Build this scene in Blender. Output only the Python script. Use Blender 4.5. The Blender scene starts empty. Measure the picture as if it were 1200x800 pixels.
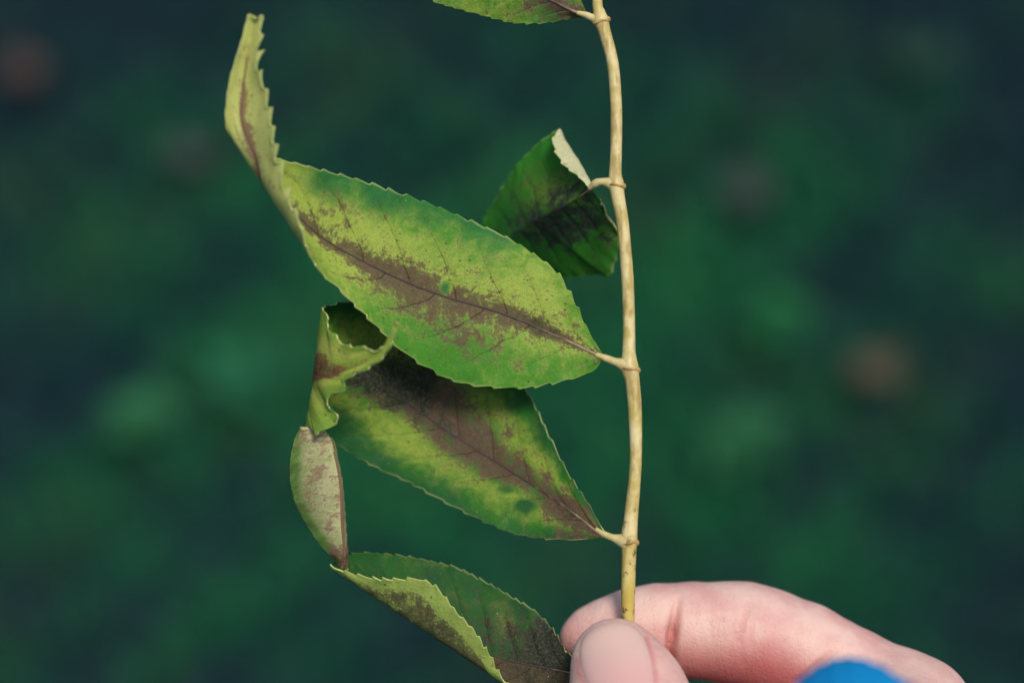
import bpy, math, random
import numpy as np
from mathutils import Vector, Matrix

random.seed(4)
RNG = np.random.default_rng(11)
R = math.radians
scene = bpy.context.scene
col = scene.collection

# ------------------------------------------------------------------ camera
PITCH = R(40)                      # tilt up from straight down
CAM = Vector((0.0, 0.0, 1.36))
LENS, SENSOR = 70.0, 36.0
FOCUS = 0.408                      # metres to the twig
cam_d = bpy.data.cameras.new('camera')
cam_d.lens, cam_d.sensor_width = LENS, SENSOR
cam_d.clip_start, cam_d.clip_end = 0.01, 400
cam_d.dof.use_dof = True
cam_d.dof.focus_distance = FOCUS - 0.002
cam_d.dof.aperture_fstop = 4.8
cam = bpy.data.objects.new('camera', cam_d)
cam.location = CAM
cam.rotation_euler = (PITCH, 0, 0)
col.objects.link(cam)
scene.camera = cam

# ------------------------------------------------------------------ sky, sun, exposure
SUN_DIR = Vector((0.20, -0.22, 0.92)).normalized()
world = bpy.data.worlds.new('World')
scene.world = world
world.use_nodes = True
wn = world.node_tree
sky = wn.nodes.new('ShaderNodeTexSky')
sky.sky_type = 'NISHITA'
sky.sun_disc = False
sky.sun_elevation = math.asin(SUN_DIR.z)
sky.sun_rotation = math.atan2(SUN_DIR.x, SUN_DIR.y)
sky.air_density, sky.dust_density, sky.ozone_density = 1.0, 3.0, 1.0
wn.links.new(sky.outputs[0], wn.nodes['Background'].inputs[0])
wn.nodes['Background'].inputs[1].default_value = 0.066
sun_d = bpy.data.lights.new('sun', 'SUN')
sun_d.energy, sun_d.angle, sun_d.color = 1.5, R(16), (1.0, 0.95, 0.86)
sun = bpy.data.objects.new('sun', sun_d)
sun.rotation_euler = SUN_DIR.to_track_quat('Z', 'Y').to_euler()
sun.location = (0.6, 0, 3)
col.objects.link(sun)
scene.view_settings.view_transform = 'Standard'
scene.view_settings.look = 'None'
scene.view_settings.gamma = 1.0
scene.view_settings.exposure = 0.80
scene.render.film_transparent = False

# ------------------------------------------------------------------ coordinates
MM = 0.001
S = FOCUS * SENSOR / LENS / 1200.0             # metres per photo pixel at the twig
CX = np.array((1, 0, 0.0))
CY = np.array((0, math.cos(PITCH), math.sin(PITCH)))
CZ = np.array((0, -math.sin(PITCH), math.cos(PITCH)))
CAMP = np.array(CAM)

def W(px, py, zm):
    """photo pixel + height zm (metres) off the plane the twig lies in -> world points"""
    px, py, zm = np.broadcast_arrays(np.asarray(px, float), np.asarray(py, float), np.asarray(zm, float))
    k = (FOCUS - zm) / FOCUS
    x, y, z = (px - 600) * S * k, (400 - py) * S * k, zm - FOCUS
    return CAMP + x[..., None] * CX + y[..., None] * CY + z[..., None] * CZ

def G(px, py):
    """where the ray of a photo pixel meets the ground"""
    d = W(px, py, 0.0) - CAMP
    return CAMP + d * (-CAMP[2] / d[2])

def lin(r, g, b):
    f = lambda c: c / 12.92 if c <= 0.04045 else ((c + 0.055) / 1.055) ** 2.4
    return (f(r / 255), f(g / 255), f(b / 255), 1.0)

# ------------------------------------------------------------------ object helpers
def link(o, parent=None, **props):
    col.objects.link(o)
    if parent is not None:
        o.parent = parent
    for k, v in props.items():
        o[k] = v
    return o

def empty(name, loc, **props):
    o = bpy.data.objects.new(name, None)
    o.empty_display_size = 0.01
    o.location = loc
    return link(o, None, **props)

def mesh_from(name, verts, faces, mats, origin=(0, 0, 0), parent=None, attrs=None, smooth=True, mat_idx=None, **props):
    me = bpy.data.meshes.new(name)
    v = np.asarray(verts, float) - np.asarray(origin, float)
    f = np.asarray(faces, np.int32)
    me.vertices.add(len(v))
    me.vertices.foreach_set('co', v.astype(np.float32).ravel())
    k = f.shape[1]
    me.loops.add(f.size)
    me.loops.foreach_set('vertex_index', f.ravel())
    me.polygons.add(len(f))
    me.polygons.foreach_set('loop_start', np.arange(0, f.size, k, dtype=np.int32))
    me.polygons.foreach_set('loop_total', np.full(len(f), k, np.int32))
    if mat_idx is not None:
        me.polygons.foreach_set('material_index', np.asarray(mat_idx, np.int32))
    me.update(calc_edges=True)
    me.validate()
    if smooth:
        me.shade_smooth()
    for m in (mats if isinstance(mats, (list, tuple)) else [mats]):
        me.materials.append(m)
    for an, av in (attrs or {}).items():
        a = me.attributes.new(an, 'FLOAT', 'POINT')
        a.data.foreach_set('value', np.asarray(av, np.float32).ravel())
    o = bpy.data.objects.new(name, me)
    return link(o, parent, **props)

def grid_faces(nr, nc, flip=False, wrap=False):
    i, j = np.meshgrid(np.arange(nr - 1), np.arange(nc if wrap else nc - 1), indexing='ij')
    j2 = (j + 1) % nc
    a, b, c, d = i * nc + j, i * nc + j2, (i + 1) * nc + j2, (i + 1) * nc + j
    f = np.stack((a, b, c, d), -1).reshape(-1, 4)
    return f[:, ::-1] if flip else f

def spline(pts, n, u=None):
    """Catmull-Rom through pts (any dimension), resampled evenly by arc length (or at fractions u)"""
    p = np.asarray(pts, float)
    e = np.vstack((2 * p[0] - p[1], p, 2 * p[-1] - p[-2]))
    out = []
    for i in range(1, len(e) - 2):
        t = np.linspace(0, 1, 24, endpoint=False)[:, None]
        p0, p1, p2, p3 = e[i - 1], e[i], e[i + 1], e[i + 2]
        out.append(0.5 * (2 * p1 + (p2 - p0) * t + (2 * p0 - 5 * p1 + 4 * p2 - p3) * t ** 2 + (3 * p1 - p0 - 3 * p2 + p3) * t ** 3))
    out.append(p[-1][None])
    q = np.vstack(out)
    s = np.concatenate(([0], np.cumsum(np.linalg.norm(np.diff(q[:, :2], axis=0), axis=1))))
    s /= s[-1]
    u = np.linspace(0, 1, n) if u is None else u
    return np.stack([np.interp(u, s, q[:, k]) for k in range(q.shape[1])], -1)

def tube_px(name, pts, rad, mats, origin, parent, n=60, seg=12, attrs=True, flat=1.0, **props):
    """tube through photo points (px, py, z in px), radius in px; ends closed by shrinking"""
    p = spline(np.column_stack((np.asarray(pts, float), np.asarray(rad, float))), n)
    P = W(p[:, 0], p[:, 1], p[:, 2] * S)
    r = p[:, 3] * S
    T = np.gradient(P, axis=0)
    T /= np.linalg.norm(T, axis=1)[:, None]
    A = np.cross(T, CZ)
    A /= np.linalg.norm(A, axis=1)[:, None]
    B = np.cross(A, T)
    th = np.linspace(0, 2 * np.pi, seg, endpoint=False)
    ring = A[:, None] * np.cos(th)[None, :, None] + B[:, None] * (np.sin(th) * flat)[None, :, None]
    P = np.concatenate((P[:1], P, P[-1:]))
    r = np.concatenate(([r[0] * .02], r, [r[-1] * .02]))
    ring = np.concatenate((ring[:1], ring, ring[-1:]))
    V = P[:, None] + ring * r[:, None, None]
    tt = np.repeat(np.concatenate(([0], np.linspace(0, 1, n), [1])), seg)
    return mesh_from(name, V.reshape(-1, 3), grid_faces(n + 2, seg, wrap=True), mats, origin, parent,
                     {'t': tt, 'py': np.repeat(np.concatenate((p[:1, 1], p[:, 1], p[-1:, 1])), seg)}, **props)

# ------------------------------------------------------------------ node helpers
class NT:
    def __init__(self, name):
        self.m = bpy.data.materials.new(name)
        self.m.use_nodes = True
        self.t = self.m.node_tree
        self.t.nodes.clear()
        self.out = self.t.nodes.new('ShaderNodeOutputMaterial')
    def _in(self, sock, v):
        if isinstance(v, bpy.types.NodeSocket):
            self.t.links.new(v, sock)
        elif v is not None:
            sock.default_value = v
    def attr(self, name, vec=False):
        n = self.t.nodes.new('ShaderNodeAttribute')
        n.attribute_name = name
        return n.outputs['Vector' if vec else 'Fac']
    def obj(self):
        return self.t.nodes.new('ShaderNodeTexCoord').outputs['Object']
    def math(self, op, a, b=None, c=None, clamp=False):
        n = self.t.nodes.new('ShaderNodeMath')
        n.operation = op
        n.use_clamp = clamp
        for s, v in zip(n.inputs, (a, b, c)):
            self._in(s, v)
        return n.outputs[0]
    def sstep(self, x, lo, hi):
        n = self.t.nodes.new('ShaderNodeMapRange')
        n.interpolation_type = 'SMOOTHSTEP'
        self._in(n.inputs[0], x)
        n.inputs[1].default_value, n.inputs[2].default_value = lo, hi
        return n.outputs[0]
    def comb(self, x, y, z=0.0):
        n = self.t.nodes.new('ShaderNodeCombineXYZ')
        for s, v in zip(n.inputs, (x, y, z)):
            self._in(s, v)
        return n.outputs[0]
    def noise(self, vec, scale, detail=3, rough=.55, dist=0.0):
        n = self.t.nodes.new('ShaderNodeTexNoise')
        self._in(n.inputs['Vector'], vec)
        n.inputs['Scale'].default_value = scale
        n.inputs['Detail'].default_value = detail
        n.inputs['Roughness'].default_value = rough
        n.inputs['Distortion'].default_value = dist
        return n.outputs['Fac']
    def voro(self, vec, scale, feature='F1'):
        n = self.t.nodes.new('ShaderNodeTexVoronoi')
        n.feature = feature
        self._in(n.inputs['Vector'], vec)
        n.inputs['Scale'].default_value = scale
        return n.outputs['Distance']
    def mix(self, f, a, b):
        n = self.t.nodes.new('ShaderNodeMix')
        n.data_type = 'RGBA'
        self._in(n.inputs[0], f)
        self._in(n.inputs[6], a)
        self._in(n.inputs[7], b)
        return n.outputs[2]
    def bump(self, h, strength, dist):
        n = self.t.nodes.new('ShaderNodeBump')
        n.inputs['Strength'].default_value = strength
        n.inputs['Distance'].default_value = dist
        self._in(n.inputs['Height'], h)
        return n.outputs[0]
    def bsdf(self, color, rough=.5, normal=None, spec=.5, sss=0.0, sss_rad=None, sss_scale=0.003, sheen=0.0):
        n = self.t.nodes.new('ShaderNodeBsdfPrincipled')
        self._in(n.inputs['Base Color'], color)
        self._in(n.inputs['Roughness'], rough)
        n.inputs['Specular IOR Level'].default_value = spec
        n.inputs['Sheen Weight'].default_value = sheen
        if normal is not None:
            self._in(n.inputs['Normal'], normal)
        if sss:
            n.inputs['Subsurface Weight'].default_value = sss
            n.inputs['Subsurface Radius'].default_value = sss_rad
            n.inputs['Subsurface Scale'].default_value = sss_scale
        return n.outputs[0]
    def done(self, shader, translucent=0.0, tcol=None, normal=None):
        if translucent:
            tr = self.t.nodes.new('ShaderNodeBsdfTranslucent')
            self._in(tr.inputs[0], tcol)
            mx = self.t.nodes.new('ShaderNodeMixShader')
            mx.inputs[0].default_value = translucent
            self.t.links.new(shader, mx.inputs[1])
            self.t.links.new(tr.outputs[0], mx.inputs[2])
            shader = mx.outputs[0]
        self.t.links.new(shader, self.out.inputs[0])
        return self.m

# ------------------------------------------------------------------ materials
def leaf_material(name, green, yellow, teal, brown, dark, seed, veins=11, slant=1.7, under=False,
                  vein_amt=.8, speck=.5, trans=.16, rough=.56):
    n = NT(name)
    t, v = n.attr('t'), n.attr('v')
    fx, fy = n.attr('fx'), n.attr('fy')                   # flat leaf coordinates in mm
    vec = n.comb(fx, fy, seed * 7.3)
    big = n.noise(vec, .11, 4, .6)
    mid = n.noise(vec, .42, 5, .65, .4)
    fine = n.noise(vec, 1.7, 4, .7)
    cells = n.voro(vec, 1.35, 'DISTANCE_TO_EDGE')
    av = n.math('ABSOLUTE', v)
    # side veins run from the midrib outwards and towards the tip
    wob = n.math('MULTIPLY', n.math('SUBTRACT', n.noise(vec, .16, 2), .5), .26)
    side = n.math('MULTIPLY', n.math('GREATER_THAN', v, 0.0), .43)
    ph = n.math('ADD', n.math('SUBTRACT', n.math('MULTIPLY', t, veins), n.math('MULTIPLY', n.math('POWER', av, 1.15), slant)),
                n.math('ADD', wob, side))
    dv = n.math('ABSOLUTE', n.math('SUBTRACT', n.math('FRACT', ph), .5))
    line = n.math('SUBTRACT', 1.0, n.sstep(dv, .004, .026))
    vein = n.math('MULTIPLY', line, n.math('SUBTRACT', 1.0, n.sstep(av, .45, .92)))
    soft = n.math('MULTIPLY', n.math('SUBTRACT', 1.0, n.sstep(dv, .0, .22)), n.math('SUBTRACT', 1.0, n.sstep(av, .5, 1.0)))
    # tissue colour
    yel = n.sstep(n.math('ADD', n.attr('yel'), n.math('MULTIPLY', n.math('SUBTRACT', mid, .5), 1.5)), .1, .95)
    c = n.mix(yel, green, yellow)
    te = n.sstep(n.math('ADD', n.attr('teal'), n.math('MULTIPLY', n.math('SUBTRACT', big, .5), 1.4)), .25, .9)
    c = n.mix(n.math('MULTIPLY', te, .95), c, teal)
    # dead tissue: patches that break up along veins and cells
    bsum = n.math('ADD', n.attr('brown'), n.math('MULTIPLY', n.math('SUBTRACT', mid, .5), 2.6))
    bsum = n.math('ADD', bsum, n.math('MULTIPLY', n.math('SUBTRACT', fine, .5), 2.1))
    ultra = n.noise(vec, 4.5, 3, .7)
    bsum = n.math('ADD', bsum, n.math('MULTIPLY', n.math('SUBTRACT', ultra, .5), .9))
    bsum = n.math('ADD', bsum, n.math('MULTIPLY', soft, .10))
    bm = n.sstep(bsum, .22, .92)
    btone = n.mix(n.sstep(n.math('ADD', n.attr('dark'), n.math('MULTIPLY', n.math('SUBTRACT', n.noise(vec, .3, 4), .5), 1.3)), .2, .8), brown, dark)
    btone = n.mix(n.math('MULTIPLY', n.sstep(n.math('ADD', fine, n.math('MULTIPLY', n.math('SUBTRACT', ultra, .5), .8)), .45, .8), .4), btone, lin(158, 138, 112))
    c = n.mix(n.math('MULTIPLY', bm, .93), c, btone)
    # small scattered rust dots
    dots = n.math('MULTIPLY', n.math('SUBTRACT', 1.0, n.sstep(n.voro(vec, .55), .10, .2)), n.sstep(n.noise(vec, .3, 2), .46, .56))
    c = n.mix(n.math('MULTIPLY', dots, .75), c, brown)
    # cell mottling
    c = n.mix(n.math('MULTIPLY', n.sstep(fine, .35, .7), .30), c, n.mix(.5, c, green if not under else yellow))
    c = n.mix(n.math('MULTIPLY', n.math('SUBTRACT', 1.0, n.sstep(cells, .0, .09)), .16), c, dark)
    c = n.mix(n.math('MULTIPLY', n.sstep(ultra, .50, .66), .42), c, n.mix(.5, c, dark))
    # veins
    vm = n.math('MULTIPLY', vein, n.math('ADD', .22, n.math('MULTIPLY', bm, .5)))
    c = n.mix(n.math('MULTIPLY', vm, vein_amt), c, dark)
    # dusty white specks
    wv = n.voro(n.comb(fx, fy, seed * 3.1 + 40), .62)
    sp = n.math('MULTIPLY', n.math('SUBTRACT', 1.0, n.sstep(wv, .035, .075)), n.sstep(n.noise(vec, .2, 2), .5, .62))
    c = n.mix(n.math('MULTIPLY', sp, speck), c, lin(205, 210, 195))
    # pale cartilage rim
    rim = n.math('MULTIPLY', n.sstep(av, .965, .995), n.sstep(big, .35, .6))
    c = n.mix(n.math('MULTIPLY', rim, .5), c, lin(185, 192, 120))
    h = n.math('ADD', n.math('MULTIPLY', n.sstep(cells, 0, .25), .25), n.math('MULTIPLY', fine, .5))
    h = n.math('ADD', h, n.math('MULTIPLY', n.math('ADD', soft, vein), .3 if under else -.9))
    nm = n.bump(h, .5, .0002)
    ro = n.math('ADD', rough - .08, n.math('MULTIPLY', fine, .2))
    sh = n.bsdf(c, ro, nm, .14)
    return n.done(sh, trans, n.mix(.4, c, yellow))

def simple_material(name, c1, c2, scale, rough=.6, bump=.3, dist=.0003, spec=.4, detail=4):
    n = NT(name)
    f = n.noise(n.obj(), scale, detail, .6)
    c = n.mix(n.sstep(f, .3, .7), c1, c2)
    return n.done(n.bsdf(c, rough, n.bump(f, bump, dist), spec))

BROWN, DARK = lin(92, 64, 56), lin(32, 24, 26)
M_RIM = simple_material('leaf_rim', lin(190, 196, 124), lin(150, 170, 90), 900)
def midrib_material(name, a, b):
    n = NT(name)
    t = n.attr('t')
    f = n.noise(n.obj(), 500, 3)
    c = n.mix(n.sstep(n.math('ADD', t, n.math('MULTIPLY', n.math('SUBTRACT', f, .5), .3)), .0, .16), a, b)
    return n.done(n.bsdf(c, .5, None, .4))
M_MIDRIB = midrib_material('leaf_midrib', lin(150, 128, 96), lin(52, 34, 34))
M_MIDRIB_RED = midrib_material('leaf_midrib_red', lin(92, 52, 44), lin(128, 92, 72))

def stem_material():
    n = NT('stem_bark')
    o = n.obj()
    py = n.attr('py')
    mp = n.t.nodes.new('ShaderNodeMapping')
    mp.inputs['Scale'].default_value = (1, .25, .25)
    n.t.links.new(o, mp.inputs[0])
    long = n.noise(mp.outputs[0], 900, 4, .6)
    f = n.noise(o, 260, 4, .6)
    c = n.mix(n.sstep(f, .35, .65), lin(214, 198, 142), lin(184, 166, 92))
    c = n.mix(n.math('MULTIPLY', n.sstep(long, .5, .75), .5), c, lin(236, 222, 184))
    c = n.mix(n.math('MULTIPLY', n.sstep(n.noise(mp.outputs[0], 520, 4), .50, .68), .7), c, lin(150, 122, 60))
    low = n.sstep(py, 600, 730)
    c = n.mix(n.math('MULTIPLY', low, .75), c, lin(196, 172, 74))
    sp = n.math('MULTIPLY', n.sstep(n.noise(o, 520, 3, .6), .57, .66), n.sstep(py, 520, 700))
    c = n.mix(n.math('MULTIPLY', sp, .85), c, lin(70, 44, 26))
    rs = n.math('MULTIPLY', n.math('SUBTRACT', 1.0, n.sstep(n.voro(o, 120), .10, .2)), n.sstep(n.noise(o, 90, 2), .42, .5))
    c = n.mix(n.math('MULTIPLY', rs, .8), c, lin(150, 84, 44))
    nm = n.bump(n.math('ADD', long, n.math('MULTIPLY', f, .5)), .5, .0003)
    return n.done(n.bsdf(c, .5, nm, .4, .15, (.004, .003, .001), .3))
M_STEM = stem_material()
M_NODE = simple_material('stem_node', lin(138, 98, 52), lin(196, 168, 104), 500)
M_PETIOLE = simple_material('petiole', lin(204, 190, 138), lin(182, 166, 100), 500)

# ------------------------------------------------------------------ leaves
class Fold:
    """roll the sheet about the line a-b: what lies beyond it (side of n) wraps round towards +z"""
    def __init__(self, a, b, side, r, ang):
        a, b = np.array(a, float), np.array(b, float)
        self.u = (b - a) / np.linalg.norm(b - a)
        n = np.array((self.u[1], -self.u[0]))
        if n @ (np.array(side, float) - a) < 0:
            n = -n
        self.n, self.r, self.ang = n, r, R(ang)
        self.a = a - n * r                           # the rolled edge itself falls on the line a-b
    def inv(self, p):
        """flat position of a point seen on the turned-over flap"""
        d = np.array(p, float) - self.a
        s = self.r * self.ang + (d @ self.n - self.r * math.sin(self.ang)) / math.cos(self.ang)
        return tuple(self.a + self.u * (d @ self.u) + self.n * s)
    def apply(self, P):
        d = P[:, :2] - self.a
        al, s, h = d @ self.u, d @ self.n, P[:, 2]
        th = np.clip(s / self.r, 0, self.ang)
        ex = np.maximum(s - self.r * self.ang, 0)
        off = np.where(s > 0, self.r * np.sin(th) + ex * np.cos(self.ang) - h * np.sin(th), s)
        z = np.where(s > 0, self.r * (1 - np.cos(th)) + ex * np.sin(self.ang) + h * np.cos(th), h)
        return np.column_stack((self.a + al[:, None] * self.u + off[:, None] * self.n, z))

def tex(x, y, seed):
    """cheap smooth wobble"""
    return (np.sin(x * 1.0 + seed * 1.7) * np.cos(y * 1.3 + seed) + .5 * np.sin(x * 2.3 - y * 1.9 + seed * 2.1)
            + .25 * np.sin(x * 4.7 + y * 4.1 + seed * .7))

def make_leaf(name, up, lo, mid, mats, origin, parent, folds=(), height=None, teeth=(26, 26, 3.5, 3.5),
              attrs=None, nt=360, nv=26, rib=(3.0, 1.0), rib_mat=None, seed=1, thick=2.0, facing=1, rib_range=(0, 1), tip_teeth=(2, 1, 1), quilt=.7, **props):
    U, L, Mi = spline(up, nt), spline(lo, nt), spline(mid, nt)
    def toothed(E, C, count, amp, sd, tipk):
        T = np.gradient(E, axis=0)
        T /= np.maximum(np.linalg.norm(T, axis=1), 1e-6)[:, None]
        N = np.stack((T[:, 1], -T[:, 0]), -1)
        sg = np.sign(((E - C) * N).sum(1))
        sg[sg == 0] = 1
        k = np.linspace(0, 1, nt)
        rr = np.random.default_rng(sd)
        jit = np.interp(k, np.linspace(0, 1, count * 2), np.cumsum(rr.uniform(.6, 1.4, count * 2)))
        jit = (jit - jit[0]) / (jit[-1] - jit[0]) * count
        f = jit % 1.0
        saw = np.where(f < .8, (f / .8) ** 1.3, (1 - f) / .2)
        am = amp * np.interp(jit, np.arange(count + 1), rr.uniform(.45, 1.25, count + 1)) * np.clip(k * 9, 0, 1) * np.clip((1 - k) * 14, .2, 1)
        am = am * (1 + (tipk - 1) * np.clip((k - tip_teeth[0]) / .08, 0, 1))
        return N * (sg * (saw - .45) * am)[:, None] + T * ((saw - .3) * am * .6)[:, None]
    dU, dL = toothed(U, Mi, teeth[0], teeth[2], seed, tip_teeth[1]), toothed(L, Mi, teeth[1], teeth[3], seed + 50, tip_teeth[2])
    w = np.linspace(0, 1, nv)
    w = 1 - (1 - w) ** 1.35
    vs = np.concatenate((-w[:0:-1], w))
    t = np.linspace(0, 1, nt)
    tg, vg = np.meshgrid(t, vs, indexing='ij')
    a = np.abs(vg)[..., None]
    Eg = np.where(vg[..., None] >= 0, U[:, None], L[:, None])
    Dg = np.where(vg[..., None] >= 0, dU[:, None], dL[:, None])
    P2 = Mi[:, None] * (1 - a) + Eg * a + Dg * a ** 14
    flat = P2.copy()
    leng = np.concatenate(([0], np.cumsum(np.linalg.norm(np.diff(Mi, axis=0), axis=1))))
    half = .5 * (np.linalg.norm(U - Mi, axis=1) + np.linalg.norm(L - Mi, axis=1))
    fx = np.repeat((leng * S * 1000)[:, None], len(vs), 1)
    fy = vg * np.maximum(half, 3)[:, None] * S * 1000
    H = height(tg, vg, flat) if height else np.zeros_like(tg)
    # quilting between the side veins and a slight waviness of the rim
    Hpost = H.ravel()
    H = 0 * tg
    H = H + quilt * np.sin(2 * np.pi * (tg * 11 - 1.7 * np.abs(vg) ** 1.15 + .43 * (vg > 0))) * np.abs(vg) * (1 - np.abs(vg)) * 2.2
    H = H + tex(tg * 22, vg * 2, seed) * 2.0 * np.abs(vg) ** 3
    P = np.column_stack((P2.reshape(-1, 2), H.ravel()))
    for f in folds:
        P = f.apply(P)
    P[:, 2] += Hpost
    V = W(P[:, 0], P[:, 1], P[:, 2] * S)
    at = {'t': tg.ravel(), 'v': vg.ravel(), 'fx': fx.ravel(), 'fy': fy.ravel()}
    base = {'brown': 0 * tg, 'yel': 0 * tg + .3, 'teal': 0 * tg, 'dark': 0 * tg}
    base.update(attrs(tg, vg, flat) if attrs else {})
    at.update({k: np.asarray(x).ravel() for k, x in base.items()})
    F = grid_faces(nt, len(vs))
    q = V[F[:, :]]
    nrm = np.cross(q[:, 1] - q[:, 0], q[:, 2] - q[:, 0]).reshape(nt - 1, -1, 3)
    ref = nrm[int(nt * .2):int(nt * .45)].sum((0, 1)) @ CZ
    if ref * facing < 0:
        F = F[:, ::-1]
    o = mesh_from(name, V, F, mats, origin, parent, at, **props)
    so = o.modifiers.new('thickness', 'SOLIDIFY')
    so.thickness, so.offset = thick * S, -1.0
    so.material_offset, so.material_offset_rim = 1, 2
    # the midrib as a raised cord on the sheet
    c = len(vs) // 2
    i0, i1 = int(rib_range[0] * (nt - 1)), int(rib_range[1] * (nt - 1)) + 1
    C = V.reshape(nt, len(vs), 3)[i0:i1, c]
    Pm = V.reshape(nt, len(vs), 3)[i0:i1]
    tt = t[i0:i1]
    B = Pm[:, c + 1] - Pm[:, c - 1]
    T = np.gradient(C, axis=0)
    T /= np.linalg.norm(T, axis=1)[:, None]
    B -= (B * T).sum(1)[:, None] * T
    B /= np.maximum(np.linalg.norm(B, axis=1), 1e-9)[:, None]
    N = np.cross(T, B)
    th = np.linspace(0, 2 * np.pi, 8, endpoint=False)
    r = np.interp(tt, (0, 1), rib) * S * .5
    if ((N[len(N) // 4] @ CZ) * facing) < 0:
        N = -N
    Cc = C - N * (thick * S * .5)
    Vr = Cc[:, None] + (B[:, None] * np.cos(th)[None, :, None]) * r[:, None, None] + N[:, None] * (np.sin(th)[None, :] * (thick * S * .5 + r[:, None] * .45))[..., None]
    mesh_from('midrib', Vr.reshape(-1, 3), grid_faces(len(tt), 8, wrap=True), rib_mat or M_MIDRIB, origin, o, {'t': np.repeat(tt, 8)})
    return o

def g2(flat, x, y, sx, sy=None, rot=0):
    dx, dy = flat[..., 0] - x, flat[..., 1] - y
    c, s = math.cos(R(rot)), math.sin(R(rot))
    a, b = dx * c + dy * s, -dx * s + dy * c
    return np.exp(-(a / sx) ** 2 - (b / (sy or sx)) ** 2)

# ------------------------------------------------------------------ the ground
def soil_material():
    n = NT('soil')
    o = n.obj()
    f = n.noise(o, 14, 6, .65)
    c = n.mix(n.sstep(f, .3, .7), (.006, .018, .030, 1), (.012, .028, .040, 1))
    return n.done(n.bsdf(c, .9, n.bump(f, .8, .02), .2))
gv = np.array(((-60, -60, 0), (60, -60, 0), (60, 60, 0), (-60, 60, 0)), float)
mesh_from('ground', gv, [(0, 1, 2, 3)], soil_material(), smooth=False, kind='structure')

def grass_material():
    n = NT('grass_blades')
    vignette_mottle, tone, up = n.attr('vignette_mottle'), n.attr('tone'), n.attr('t')
    c = n.mix(n.sstep(vignette_mottle, .0, 1.0), (.005, .043, .052, 1), (.015, .20, .068, 1))  # outer blades coloured darker and bluer to paint in a lens falloff
    c = n.mix(n.math('MULTIPLY', n.sstep(tone, .62, 1.0), .7), c, (.060, .135, .045, 1))
    c = n.mix(n.math('MULTIPLY', n.math('SUBTRACT', 1.0, n.sstep(tone, .0, .35)), .5), c, (.008, .060, .055, 1))
    return n.done(n.bsdf(c, .6, None, .25), .2, c)

def build_grass():
    n = 170000
    c0 = G(600, 400)
    x = RNG.normal(0, 1, n) * .9 + c0[0]
    y = RNG.normal(0, 1, n) * .9 + c0[1]
    # lens falloff painted into the lawn: brighter centre, uneven outline, darker thinner grass outside
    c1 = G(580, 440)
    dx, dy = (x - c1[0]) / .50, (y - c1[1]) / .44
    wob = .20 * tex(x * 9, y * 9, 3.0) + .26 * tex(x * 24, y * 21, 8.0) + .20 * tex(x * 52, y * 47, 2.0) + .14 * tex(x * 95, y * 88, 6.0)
    vignette_mottle = np.clip(1.18 - np.hypot(dx, dy) + wob, 0, 1)
    keep = RNG.uniform(0, 1, n) < .55 + .45 * vignette_mottle
    x, y, vignette_mottle = x[keep], y[keep], vignette_mottle[keep]
    n = len(x)
    tone = np.clip(.5 + .22 * tex(x * 13 + 4, y * 12, 5.5) + .20 * tex(x * 60, y * 56, 1.5) + RNG.normal(0, .16, n), 0, 1)
    hgt = RNG.uniform(.022, .055, n)
    wid = RNG.uniform(.0016, .0034, n)
    az, lean = RNG.uniform(0, 2 * np.pi, n), RNG.uniform(.1, .9, n)
    d = np.stack((np.cos(az), np.sin(az), 0 * az), -1)
    sd = np.stack((-np.sin(az), np.cos(az), 0 * az), -1)
    root = np.stack((x, y, 0 * x - .002), -1)
    k1, k2 = root + d * (hgt * lean * .3)[:, None], root + d * (hgt * lean)[:, None]
    k1[:, 2] += hgt * .62
    k2[:, 2] += hgt * (1.05 - .35 * lean)
    V = np.stack((root - sd * wid[:, None] * .5, root + sd * wid[:, None] * .5,
                  k1 + sd * wid[:, None] * .45, k1 - sd * wid[:, None] * .45, k2), 1)
    b = np.arange(n)[:, None] * 5
    F = np.concatenate((b + np.array((0, 1, 2)), b + np.array((0, 2, 3)), b + np.array((3, 2, 4))))
    rep = lambda a: np.repeat(a, 5)
    mesh_from('grass', V.reshape(-1, 3), F, grass_material(), attrs={'vignette_mottle': rep(vignette_mottle), 'tone': rep(tone), 't': np.tile((0, 0, .6, .6, 1), n)},
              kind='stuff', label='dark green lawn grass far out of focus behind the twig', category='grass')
build_grass()

def ground_leaf(px, py, size, c1, c2, label, rz):
    """a dead leaf lying on top of the grass"""
    loc = G(px, py)
    m = simple_material('dead_leaf', c1, c2, 60, .7, .4, .002)
    ns, nw = 24, 9
    t, v = np.meshgrid(np.linspace(0, 1, ns), np.linspace(-1, 1, nw), indexing='ij')
    half = size * .33 * np.sin(np.pi * np.clip(t, .01, .99) ** .85) * (1 + .10 * np.sin(t * 34))
    X = (t - .5) * size
    Y = v * half
    Z = .010 * np.abs(v) ** 1.5 + .006 * np.cos(t * 5) + .003 * np.sin(t * 13 + v * 4)
    c, s = math.cos(rz), math.sin(rz)
    V = np.stack((X * c - Y * s, X * s + Y * c, Z), -1).reshape(-1, 3)
    o = mesh_from('fallen_leaf', V, grid_faces(ns, nw), m, label=label, category='leaf', group='fallen leaves on the grass')
    o.location = (loc[0], loc[1], .042)
    so = o.modifiers.new('thickness', 'SOLIDIFY')
    so.thickness = .0006
    st = [(-size * .5 - size * .25 * (1 - k), .01 * math.sin(k * 2), .004) for k in np.linspace(0, 1, 6)]
    tv, tf = [], []
    th = np.linspace(0, 2 * np.pi, 6, endpoint=False)
    for p in st:
        for a in th:
            x, y, z = p[0], p[1] + .0012 * math.cos(a), p[2] + .0012 * math.sin(a)
            tv.append((x * c - y * s, x * s + y * c, z))
    mesh_from('petiole', tv, grid_faces(6, 6, wrap=True), m, (0, 0, 0), o)

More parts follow.
